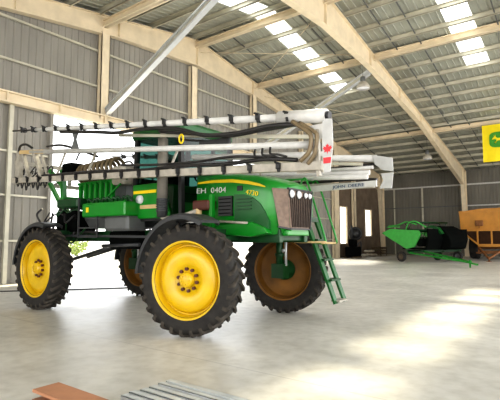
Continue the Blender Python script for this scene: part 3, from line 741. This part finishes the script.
        g = MB(); yy = y-.06
        g.prism([(1.70, 3.22), (2.09, 3.12), (2.10, 2.86), (1.90, 2.90), (1.74, 3.03)], lambda a, b: (a, yy, b), lambda a, b: (a, yy-.02, b))
        g.build('end_plate', M['offwhite2'], B)
        g = MB(); g.prism([(1.86, 2.84), (2.10, 2.84), (2.06, 2.54), (1.82, 2.55), (1.90, 2.70)], lambda a, b: (a, yy, b), lambda a, b: (a, yy-.02, b)); g.build('end_plate', M['offwhite2'], B)
        g = MB(); g.bar((.2, y-.05, 2.635), (1.76, y-.05, 2.655), .06, .12); g.build('lettered_bar', M['white'], B)
        letters('lettering', 'JOHN', .085, M['blue'], (.84, y-.085, 2.612), (1, 0, .013), (0, 0, 1), B, fit=.28)
        letters('lettering', 'DEERE', .085, M['blue'], (1.17, y-.085, 2.616), (1, 0, .013), (0, 0, 1), B, fit=.34)
        g = MB(); g.tube((.2, y-.06, 3.02), (1.7, y-.06, 2.98), .035); g.build('inner_pipe', M['white'], B)
    # nozzle bodies along both spray pipes
    for zf, x0, k0 in ((z1, -6.1, 16), (z3, -6.25, 16)):
        for k in range(k0):
            x = x0+k*.515; z = zf(x); r = .052 if zf is z1 else .05
            if not near and x > -1.2: continue
            g = MB(); g.tube((x-.02, y, z), (x+.02, y, z), r+.012, n=10)
            g.box((x-.035, y-.09, z-.03), (x+.03, y-.055, z+.06)); g.tube((x+.01, y-.08, z-.075), (x+.01, y-.08, z-.02), .02, .028, 8); g.tube((x+.02, y-.09, z+.05), (x-.05, y-.09, z+.075), .016, n=6)
            g.build('nozzle_body', M['black'], B)
boom(.2, -1, True); boom(3.22, 1, False)
g = MB(); g.path([( -.52+.05*math.cos(t_*PI/8), .14, 3.30+.075*math.sin(t_*PI/8)) for t_ in range(16)], .016, 7, closed=True); g.build('lifting_ring', M['stripe'], SPR)

# mudguards
def guard(cx, cy, a0, a1, r0, r1, name='mudguard'):
    g = MB(); n_ = 18; rings = []
    for k in range(n_+1):
        a = math.radians(a0+(a1-a0)*k/n_); r_ = r0+(r1-r0)*k/n_; c_, s_ = math.cos(a), math.sin(a)
        rings.append([(cx+r_*c_, cy-.24, .93+r_*s_-.0), (cx+(r_+.03)*c_, cy-.19, .93+(r_+.03)*s_), (cx+(r_+.03)*c_, cy+.19, .93+(r_+.03)*s_), (cx+r_*c_, cy+.24, .93+r_*s_), (cx+(r_-.07)*c_, cy+.24, .93+(r_-.07)*s_), (cx+(r_-.02)*c_, cy+.2, .93+(r_-.02)*s_), (cx+(r_-.02)*c_, cy-.2, .93+(r_-.02)*s_), (cx+(r_-.07)*c_, cy-.24, .93+(r_-.07)*s_)])
    g.loft(rings); gd = g.build(name, M['mudguard'], SPR)
    g = MB(); g.tube((cx, cy+.2, 1.5), (cx+.1, cy+.12, .93+r1), .025); g.tube((cx-.2, cy+.2, 1.5), (cx-.5, cy+.1, .93+.85*r0), .025); g.build('stay', M['mudguard'], gd)
guard(FX-.02, .25, 178, 66, 1.17, 1.02); guard(RX, .25, 178, 72, 1.02, 1.0); guard(RX, 3.14, 178, 72, 1.02, 1.0)

# front ladder with handrails
lad_t = Vector((.42, 0, 2.0)); lad_b = Vector((1.06, 0, .34))
g = MB()
for y in (2.75, 3.15):
    g.bar((lad_t.x, y, lad_t.z), (lad_b.x, y, lad_b.z), .045, .13, up=(0, 1, 0))
LAD = g.build('ladder', M['green_m'], SPR)
for k in range(5):
    f_ = .03+k*.235; p = lad_b.lerp(lad_t, f_); g = MB(); g.box((p.x-.09, 2.76, p.z-.02), (p.x+.09, 3.14, p.z+.02)); g.build('step', M['offwhite'] if k == 0 else M['green_d'], LAD)
g = MB(); g.box((-.9, 2.5, 1.98), (.45, 3.25, 2.03)); g.build('platform', M['green_d'], SPR)
for y in (2.72, 3.2):
    g = MB(); g.path(spline([(.30, y, 1.95), (.33, y, 2.65), (.38, y, 2.80), (.48, y, 2.72), (.75, y, 1.95), (.86, y, 1.6), (.86, y, 1.5), (.68, y, 1.5)], 6), .022, 8); g.build('handrail', M['green'], LAD)
g = MB()
for z in (2.35, 2.8): g.path(spline([(.33, 2.72, z), (-.2, 2.6, z), (-.8, 2.6, z)]), .02, 8)
g.path([(.33, 2.72, 2.8), (.33, 3.2, 2.8)], .02, 8); g.build('handrail', M['green'], LAD)
g = MB(); g.tube((.3, 2.5, 1.52), (1.0, 2.5, 1.52), .02); g.tube((.86, 2.6, 1.5), (.86, 3.2, 1.5), .02); g.build('grab_bar', M['tan'], SPR)

# ================================================================== STEEL STOCK IN THE FOREGROUND
def hbeam(x0, x1, y, z, w_, h_, label):
    g = MB(); t_ = .025
    g.box((x0, y, z), (x1, y+w_, z+t_)); g.box((x0, y, z+h_-t_), (x1, y+w_, z+h_)); g.mat(1); g.box((x0+.001, y+w_/2-.015, z+t_), (x1, y+w_/2+.015, z+h_-t_))  # web between the flanges coloured dark to paint in its shade
    tag(g.build('steel_beam', [M['brownsteel'], M['oxide_d']]), label, 'steel beam', 'brown steel beams on the floor')
hbeam(.96, 4.6, -3.10, .145, .25, .11, 'brown painted steel beam on top of its stack')
hbeam(.90, 4.6, -3.22, .0, .26, .14, 'brown steel beam lying on the floor under another brown beam')
sil = [(-2.60, 1.56, 'galvanised channel nearest the brown beams'), (-2.51, 1.56, 'galvanised channel second from the brown beams'), (-2.42, 1.60, 'galvanised channel in the middle of the silver stack'), (-2.33, 1.62, 'galvanised channel beside the bright flat one in the silver stack')]
for k, (y, x0, lb) in enumerate(sil):
    g = MB(); h_ = .19+.006*k; w_ = .075
    g.box((x0, y, 0), (5.2, y+.006, h_)); g.box((x0, y, h_-.006), (5.2, y+w_, h_)); g.box((x0, y, 0), (5.2, y+w_, .006)); g.box((x0, y+w_-.006, h_-.03), (5.2, y+w_, h_)); g.box((x0, y+w_-.006, 0), (5.2, y+w_, .03))
    tag(g.build('steel_channel', M['galv']), lb, 'steel channel', 'silver galvanised channels on the floor')
g = MB(); y = -2.235; x0 = 1.64; h_ = .22
g.box((x0, y, h_-.006), (5.2, y+.06, h_)); g.box((x0, y+.06, h_-.03), (5.2, y+.10, h_-.024)); g.box((x0, y+.10, h_-.006), (5.2, y+.17, h_)); g.box((x0, y+.055, h_-.03), (5.2, y+.061, h_)); g.box((x0, y+.099, h_-.03), (5.2, y+.105, h_))
g.box((x0, y, 0), (5.2, y+.006, h_)); g.box((x0, y+.164, 0), (5.2, y+.17, h_))
tag(g.build('steel_channel', M['galv']), 'bright galvanised channel lying grooved face up at the edge of the silver stack', 'steel channel', 'silver galvanised channels on the floor')

# ================================================================== HARVESTER HEAD ON ITS TRAILER (far right)
A0 = Vector((-4.75, 25.6, 0)); al = Vector((.36, .93, 0)).normalized(); fo = Vector((-.93, .36, 0)).normalized()
def hp(f_, a_, z): return A0+fo*f_+al*a_+Vector((0, 0, z))
H = thing('harvester_head', tuple(hp(0, 3, .75)), 'green combine harvester head with a pointed side shield and dark reel', 'harvester head')
def hprism(mb, poly, a0, a1): mb.prism(poly, lambda p, q: hp(p, a0, q), lambda p, q: hp(p, a1, q))
for a in (0, 4.4):
    g = MB(); hprism(g, [(2.35, 1.95), (1.55, 2.25), (.5, 2.18), (-.8, 2.10), (-.98, 1.85), (-.45, 1.0), (.2, .85), (1.3, 1.4)], a, a+.12); g.build('side_shield', M['green_l'], H, bevel=.03)
g = MB(); hprism(g, [(.6, .85), (-1.3, .85), (-1.5, 1.5), (-1.45, 2.2), (-1.38, 2.2), (-1.4, 1.5), (-1.2, .95), (.6, .92)], .12, 4.4); g.build('back_pan', M['dark'], H)  # near-black pan, auger and feeder paint in the shadow inside the head
g = MB()
for k in range(6):
    a = 2*PI*k/6; g.tube(hp(.3+.62*math.cos(a), .3, 2.15+.62*math.sin(a)), hp(.3+.62*math.cos(a), 4.3, 2.15+.62*math.sin(a)), .05, n=8)
    for q in (.4, 2.3, 4.2): g.tube(hp(.3, q, 2.15), hp(.3+.62*math.cos(a), q, 2.15+.62*math.sin(a)), .03, n=6)
g.tube(hp(.3, .2, 2.1), hp(.3, 4.4, 2.1), .1, n=12); g.build('reel', M['green_d'], H)
g = MB(); g.tube(hp(-.75, .15, 1.3), hp(-.75, 4.4, 1.3), .26, n=16)
for k in range(60):
    a = k*.7; g.bar(hp(-.75, .2+k*.07, 1.3), hp(-.75+.36*math.cos(a), .2+k*.07, 1.3+.36*math.sin(a)), .1, .02)
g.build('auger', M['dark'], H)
g = MB(); g.path(spline([hp(1.9, .3, 2.45), hp(1.0, .2, 2.5), hp(.2, .1, 2.7), hp(-.6, .1, 2.5)]), .05, 8); g.path(spline([hp(.2, .0, 2.15), hp(-.1, -.05, 2.6), hp(-.6, 0, 2.7), hp(-1.2, .3, 2.3)]), .045, 8); g.path(spline([hp(1.9, .1, 2.36), hp(1.2, .05, 2.38), hp(.7, .0, 2.36)]), .04, 8)
g.build('reel_arm', M['green_l'], H)
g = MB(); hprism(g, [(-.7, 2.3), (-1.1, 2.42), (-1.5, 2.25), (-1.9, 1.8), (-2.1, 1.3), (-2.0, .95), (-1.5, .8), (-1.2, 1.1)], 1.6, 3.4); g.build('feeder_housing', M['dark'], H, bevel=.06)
g = MB(); g.path(spline([hp(-.6, 1.5, 2.35), hp(-1.0, 1.4, 2.45), hp(-1.5, 1.4, 2.3), hp(-1.85, 1.4, 1.7)]), [.1]*19, 8) if False else hprism(g, [(-.5, 2.3), (-.9, 2.46), (-1.4, 2.3), (-1.7, 1.9), (-1.55, 1.85), (-1.3, 2.15), (-.9, 2.28)], 1.2, 1.5); g.build('side_panel', M['green_m'], H)
TR = thing('head_trailer', tuple(hp(0, 1, 0)), 'low green trailer with drawbar carrying the harvester head', 'trailer')
g = MB(); g.bar(hp(.2, .1, .72), hp(.2, 4.4, .72), .14, .16); g.bar(hp(-.9, .1, .72), hp(-.9, 4.4, .72), .12, .14)
for a in (.5, 2.3, 4.0): g.bar(hp(.5, a, .68), hp(-1.1, a, .68), .1, .1)
g.build('trailer_frame', M['green_d'], TR)
def small_wheel(c, ax, r, w_, par, hubm):
    g = MB(); g.lathe([(r*.55, -w_*.4), (r*.7, -w_*.5), (r*.93, -w_*.5), (r, -w_*.3), (r, w_*.3), (r*.93, w_*.5), (r*.7, w_*.5), (r*.55, w_*.4)], c, ax, 28); ty = g.build('wheel', M['rubber'], par)
    g = MB(); g.lathe([(r*.56, w_*.38), (r*.45, w_*.2), (r*.2, w_*.25), (0, w_*.3)], c, ax, 24); g.lathe([(r*.56, -w_*.38), (r*.45, -w_*.2), (r*.2, -w_*.25), (0, -w_*.3)], c, ax, 24); g.build('wheel_rim', hubm, ty)
for f_, a in ((.45, -.2), (.45, 3.7), (-1.1, 3.8)):
    small_wheel(hp(f_, a, .34), tuple(al), .34, .22, TR, M['timber'] if a < 0 else M['grey'])
g = MB(); e = Vector((-.2, 21.5, .3)); s0 = hp(-.5, .1, .62)
sd = Vector((.12, .08, 0))
g.bar(s0-sd*3, e-sd*.4, .09, .1); g.bar(s0+sd*3+Vector((0, 0, .12)), e+sd*.4, .08, .1); g.bar(e-Vector((.3, -.3, 0)), e+Vector((.45, -.45, -.1)), .1, .08); g.tube(e-Vector((0, 0, .3)), e+Vector((0, 0, .12)), .045)
g.build('drawbar', M['green'], TR)

# ================================================================== GRAIN CART (right edge)
q0, q1, yf, yb = -2.45, 1.55, 30.4, 36.0
G = thing('grain_cart', (-.45, yf, 0), 'orange grain cart with a hopper on an open frame by the far wall', 'grain cart')
g = MB()
g.loft([[(q0, yf, 2.15), (q1, yf, 2.15), (q1, yb, 2.15), (q0, yb, 2.15)], [(q0-.08, yf-.1, 3.5), (q1+.08, yf-.1, 3.5), (q1+.08, yb+.1, 3.5), (q0-.08, yb+.1, 3.5)]], cap=False)
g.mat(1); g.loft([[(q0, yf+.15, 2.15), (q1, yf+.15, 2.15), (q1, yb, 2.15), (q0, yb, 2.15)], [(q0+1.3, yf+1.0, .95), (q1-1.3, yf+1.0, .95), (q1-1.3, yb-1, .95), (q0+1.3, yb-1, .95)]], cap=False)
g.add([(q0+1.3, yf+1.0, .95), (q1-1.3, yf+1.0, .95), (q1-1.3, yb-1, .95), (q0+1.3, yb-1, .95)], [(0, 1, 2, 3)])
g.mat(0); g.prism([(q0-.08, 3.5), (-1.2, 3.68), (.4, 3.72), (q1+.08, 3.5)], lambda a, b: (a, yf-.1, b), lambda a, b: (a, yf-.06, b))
g.build('hopper', [M['orange'], M['orange_shade']], G)
g = MB()
g.bar((q0, yf-.05, 2.15), (q1, yf-.05, 2.15), .12, .12); g.bar((q0-.08, yf-.1, 3.5), (q1+.08, yf-.1, 3.5), .1, .1)
g.bar((q0, yf-.02, 2.12), (-1.3, yf-.02, 1.1), .1, .1); g.bar((q1, yf-.02, 2.12), (.4, yf-.02, 1.1), .1, .1); g.bar((-1.35, yf-.02, 1.08), (.45, yf-.02, 1.08), .14, .2)
for x in (-1.35, -.45, .45): g.bar((x, yf-.04, 1.1), (x, yf-.04, 2.12), .1, .1)
g.build('support_frame', M['orange'], G)
g = MB(); g.bar((-1.3, yf-.1, .95), (-.5, yf-1.5, .25), .1, .1); g.bar((.4, yf-.1, .95), (-.4, yf-1.5, .25), .1, .1); g.bar((-1.0, yf-.6, .68), (.1, yf-.6, .68), .08, .08); g.bar((-1.3, yf-.05, 1.0), (-1.3, yf-.05, .5), .08, .08); g.bar((-1.5, yf, .55), (.6, yf, .55), .1, .12); g.tube((-.45, yf-1.5, .0), (-.45, yf-1.5, .35), .05); g.box((-.6, yf-1.65, 0), (-.3, yf-1.35, .03))
g.build('hitch', M['orange_d'], G)
g = MB(); g.rbox((-1.45, yf-.22, 2.45), (-.95, yf-.06, 2.85), .04); g.tube((-1.2, yf-.2, 2.3), (-1.2, yf-.2, 2.75), .03); g.build('side_panel', M['orange_d'], G)
for x in (q0+.35, q1-.35):
    small_wheel((x, yf+3.0, .85), (1, 0, 0), .85, .6, G, M['orange_d'])
g = MB(); g.bar((q0+.35, yf+3.0, .85), (q1-.35, yf+3.0, .85), .16, .16); g.build('axle', M['orange_d'], G)

# ================================================================== ODDS AND ENDS BY THE SLOT WINDOWS
t = thing('stationary_engine', (-10.4, 29.3, 0), 'dark stationary engine with a big flywheel under the left slot window', 'engine')
ex_, ey_ = -10.3, 29.3
g = MB(); g.rbox((ex_-.4, ey_-.9, .12), (ex_+.35, ey_+.6, .9), .06); g.rbox((ex_-.3, ey_-.5, .9), (ex_+.2, ey_+.2, 1.5), .08); g.build('engine_block', M['dark'], t)
g = MB(); g.lathe([(.42, -.05), (.55, -.07), (.55, .07), (.42, .05)], (ex_+.1, ey_+.05, 1.95), (.5, -.85, 0), 28, False); g.lathe([(.0, -.04), (.44, -.04), (.44, .04), (.0, .04)], (ex_+.1, ey_+.05, 1.95), (.5, -.85, 0), 24); g.build('flywheel', M['black'], t)
g = MB(); g.tube((ex_-.1, ey_-.2, 1.4), (ex_-.1, ey_-.2, 2.6), .07, n=12); g.path(spline([(ex_, ey_+.3, .8), (ex_+.2, ey_+.8, 1.3), (ex_+.2, ey_+.9, .4)]), .05, 8); g.build('pipe', M['mudguard'], t)
g = MB()
for dx in (-.35, .25): g.box((ex_+dx-.05, ey_-1.1, 0), (ex_+dx+.05, ey_+.8, .12))
g.build('skid', M['timber'], t)
def sack(x, y, z, L_, W_, H_, rot, label):
    g = MB(); g.smooth = True; rings = []; n_ = 16
    for i in range(9):
        u = -1+2*i/8; k = (1-abs(u)**3.5)**.5 if abs(u) < 1 else .12
        k = max(k, .15); rings.append([(u*L_/2, W_/2*k*math.cos(2*PI*j/n_), H_/2*k*math.sin(2*PI*j/n_)*(.9+.1*math.sin(3*u+j))) for j in range(n_)])
    g.loft(rings); xf = Matrix.Translation((x, y, z+H_/2)) @ Matrix.Rotation(rot, 4, 'Z')
    tag(g.build('grain_sack', M['sack'], xf=xf), label, 'sack', 'pale sacks by the wall between the slot windows')
sack(-10.2, 31.2, 0, .9, .55, .30, 1.5, 'pale sack on the floor nearest the dark engine'); sack(-10.2, 32.2, 0, .9, .55, .32, 1.4, 'pale sack on the floor in the middle of the sack heap'); sack(-10.15, 33.05, 0, .8, .5, .28, 1.7, 'pale sack on the floor farthest from the dark engine')
sack(-10.2, 31.7, .325, .85, .5, .28, 1.55, 'pale sack on top of the heap, nearer the engine'); sack(-10.2, 32.6, .325, .8, .5, .27, 1.5, 'pale sack on top of the heap, farther from the engine')
t = thing('timber_crate', (-10.3, 34.8, 0), 'dark low timber crate under the right slot window', 'crate')
g = MB()
for z in (.12, .36, .60):
    g.box((-10.75, 34.1, z), (-10.70, 35.6, z+.18)); g.box((-9.95, 34.1, z), (-9.9, 35.6, z+.18)); g.box((-10.75, 34.1, z), (-9.9, 34.15, z+.18)); g.box((-10.75, 35.55, z), (-9.9, 35.6, z+.18))
g.build('boards', M['timber'], t)
g = MB()
for x in (-10.7, -9.97):
    for y in (34.17, 35.5): g.box((x, y, 0), (x+.05, y+.05, .8))
g.box((-10.7, 34.15, .1), (-9.95, 35.55, .14)); g.build('corner_posts', M['timber'], t)

g = MB(); g.path(spline([(-9.9, .2, .015), (-9.0, 1.3, .015), (-7.9, 2.6, .015), (-6.7, 4.3, .015), (-6.2, 5.2, .015)]), .018, 6)
tag(g.build('cable', M['hose']), 'thin dark cable lying on the floor behind the rear wheel', 'cable')

# ================================================================== OUTSIDE THE DOOR
def shrub(x, y, r_, h_, label):
    g = MB(); rnd = random.Random(int(x*10+y))
    for k in range(420):
        a = rnd.uniform(0, 2*PI); u = rnd.uniform(-1, 1); q = r_*(rnd.uniform(.6, 1)); s_ = math.sqrt(1-u*u)
        p = Vector((x+q*s_*math.cos(a), y+q*s_*math.sin(a), h_*.5+h_*.5*u*rnd.uniform(.7, 1)))
        d1 = Vector((rnd.uniform(-1, 1), rnd.uniform(-1, 1), rnd.uniform(-.5, 1))).normalized()*r_*.16; d2 = d1.orthogonal().normalized()*r_*.08
        g.add([p-d1, p+d2, p+d1, p-d2], [(0, 1, 2, 3)])
    t = thing('shrub', (x, y, 0), label, 'shrub')
    g.build('foliage', M['shrub'], t)
    g = MB()
    for k in range(5): g.tube((x+.1*k-.2, y, -.03), (x+r_*.5*math.cos(k*1.3), y+r_*.5*math.sin(k*1.3), h_*.6), .04, .02, 6)
    g.build('stem', M['timber'], t)
shrub(-33, 18.6, 1.15, 2.2, 'green leafy shrub in the sunlit yard beyond the big door')

# ================================================================== LIGHT
W = bpy.data.worlds.new('sky'); SC.world = W; W.use_nodes = True
nt = W.node_tree; bg = nt.nodes['Background']
tc = nt.nodes.new('ShaderNodeTexCoord'); sp = nt.nodes.new('ShaderNodeSeparateXYZ'); rp = nt.nodes.new('ShaderNodeValToRGB')
nt.links.new(tc.outputs['Generated'], sp.inputs[0]); nt.links.new(sp.outputs['Z'], rp.inputs['Fac'])
rp.color_ramp.elements[0].color = (1, .98, .95, 1); rp.color_ramp.elements[1].color = (.72, .85, 1, 1); rp.color_ramp.elements[1].position = .8
nt.links.new(rp.outputs[0], bg.inputs['Color']); bg.inputs['Strength'].default_value = 2.6

su = bpy.data.lights.new('sun', 'SUN'); su.energy = 12.0; su.angle = math.radians(2.6); su.color = (1, .90, .66)
so = bpy.data.objects.new('sun', su); COL.objects.link(so)
so.rotation_euler = Vector((1.85, -10.6, -11.3)).to_track_quat('-Z', 'Y').to_euler()

def area(name, loc, look, sx, sy, e, col=(1, 1, 1)):
    l = bpy.data.lights.new(name, 'AREA'); l.shape = 'RECTANGLE'; l.size = sx; l.size_y = sy; l.energy = e; l.color = col
    o = bpy.data.objects.new(name, l); COL.objects.link(o); o.location = loc
    o.rotation_euler = (Vector(look)-Vector(loc)).to_track_quat('-Z', 'Y').to_euler(); return o
# fill lamps added at the near side and end, where walls are left out
area('near_side_fill', (2, -15.2, 3.8), (0, 8, 2.6), 26, 7, 1100, (1, .98, .95))
area('end_fill', (11.8, 12, 4.5), (-4, 12, 3), 40, 8, 1500, (1, .97, .93))
area('door_daylight', (-12.0, 10.7, 3.2), (-2, 10.7, 0), 13, 6, 500, (.93, .96, 1))

sl = bpy.data.lights.new('added_patch_spot', 'SPOT'); sl.energy = 6000; sl.spot_size = math.radians(38); sl.spot_blend = .8; sl.shadow_soft_size = .3; sl.color = (1, .93, .78)  # added spot that brightens the corner floor; no fixture hangs there
o = bpy.data.objects.new('added_patch_spot', sl); COL.objects.link(o); o.location = (-9.6, 30.5, 7.6)
o.rotation_euler = (Vector((-8.9, 23.5, 0))-Vector(o.location)).to_track_quat('-Z', 'Y').to_euler()

# ================================================================== CAMERA
cam = bpy.data.cameras.new('camera'); co = bpy.data.objects.new('camera', cam); COL.objects.link(co)
cam.sensor_width = 36; cam.lens = 36*450/500; cam.clip_end = 400
co.location = (5.0, -5.25, 1.6)
pt = math.atan(38/450); dv = Vector((-.6*math.cos(pt), .8*math.cos(pt), math.sin(pt)))
co.rotation_euler = dv.to_track_quat('-Z', 'Y').to_euler()
SC.camera = co
SC.view_settings.view_transform = 'Standard'
SC.view_settings.look = 'Medium High Contrast'
SC.view_settings.exposure = -0.10
SC.cycles.max_bounces = 8; SC.cycles.diffuse_bounces = 4; SC.cycles.transparent_max_bounces = 12
SC.cycles.use_denoising = True
SC.cycles.sample_clamp_indirect = 6
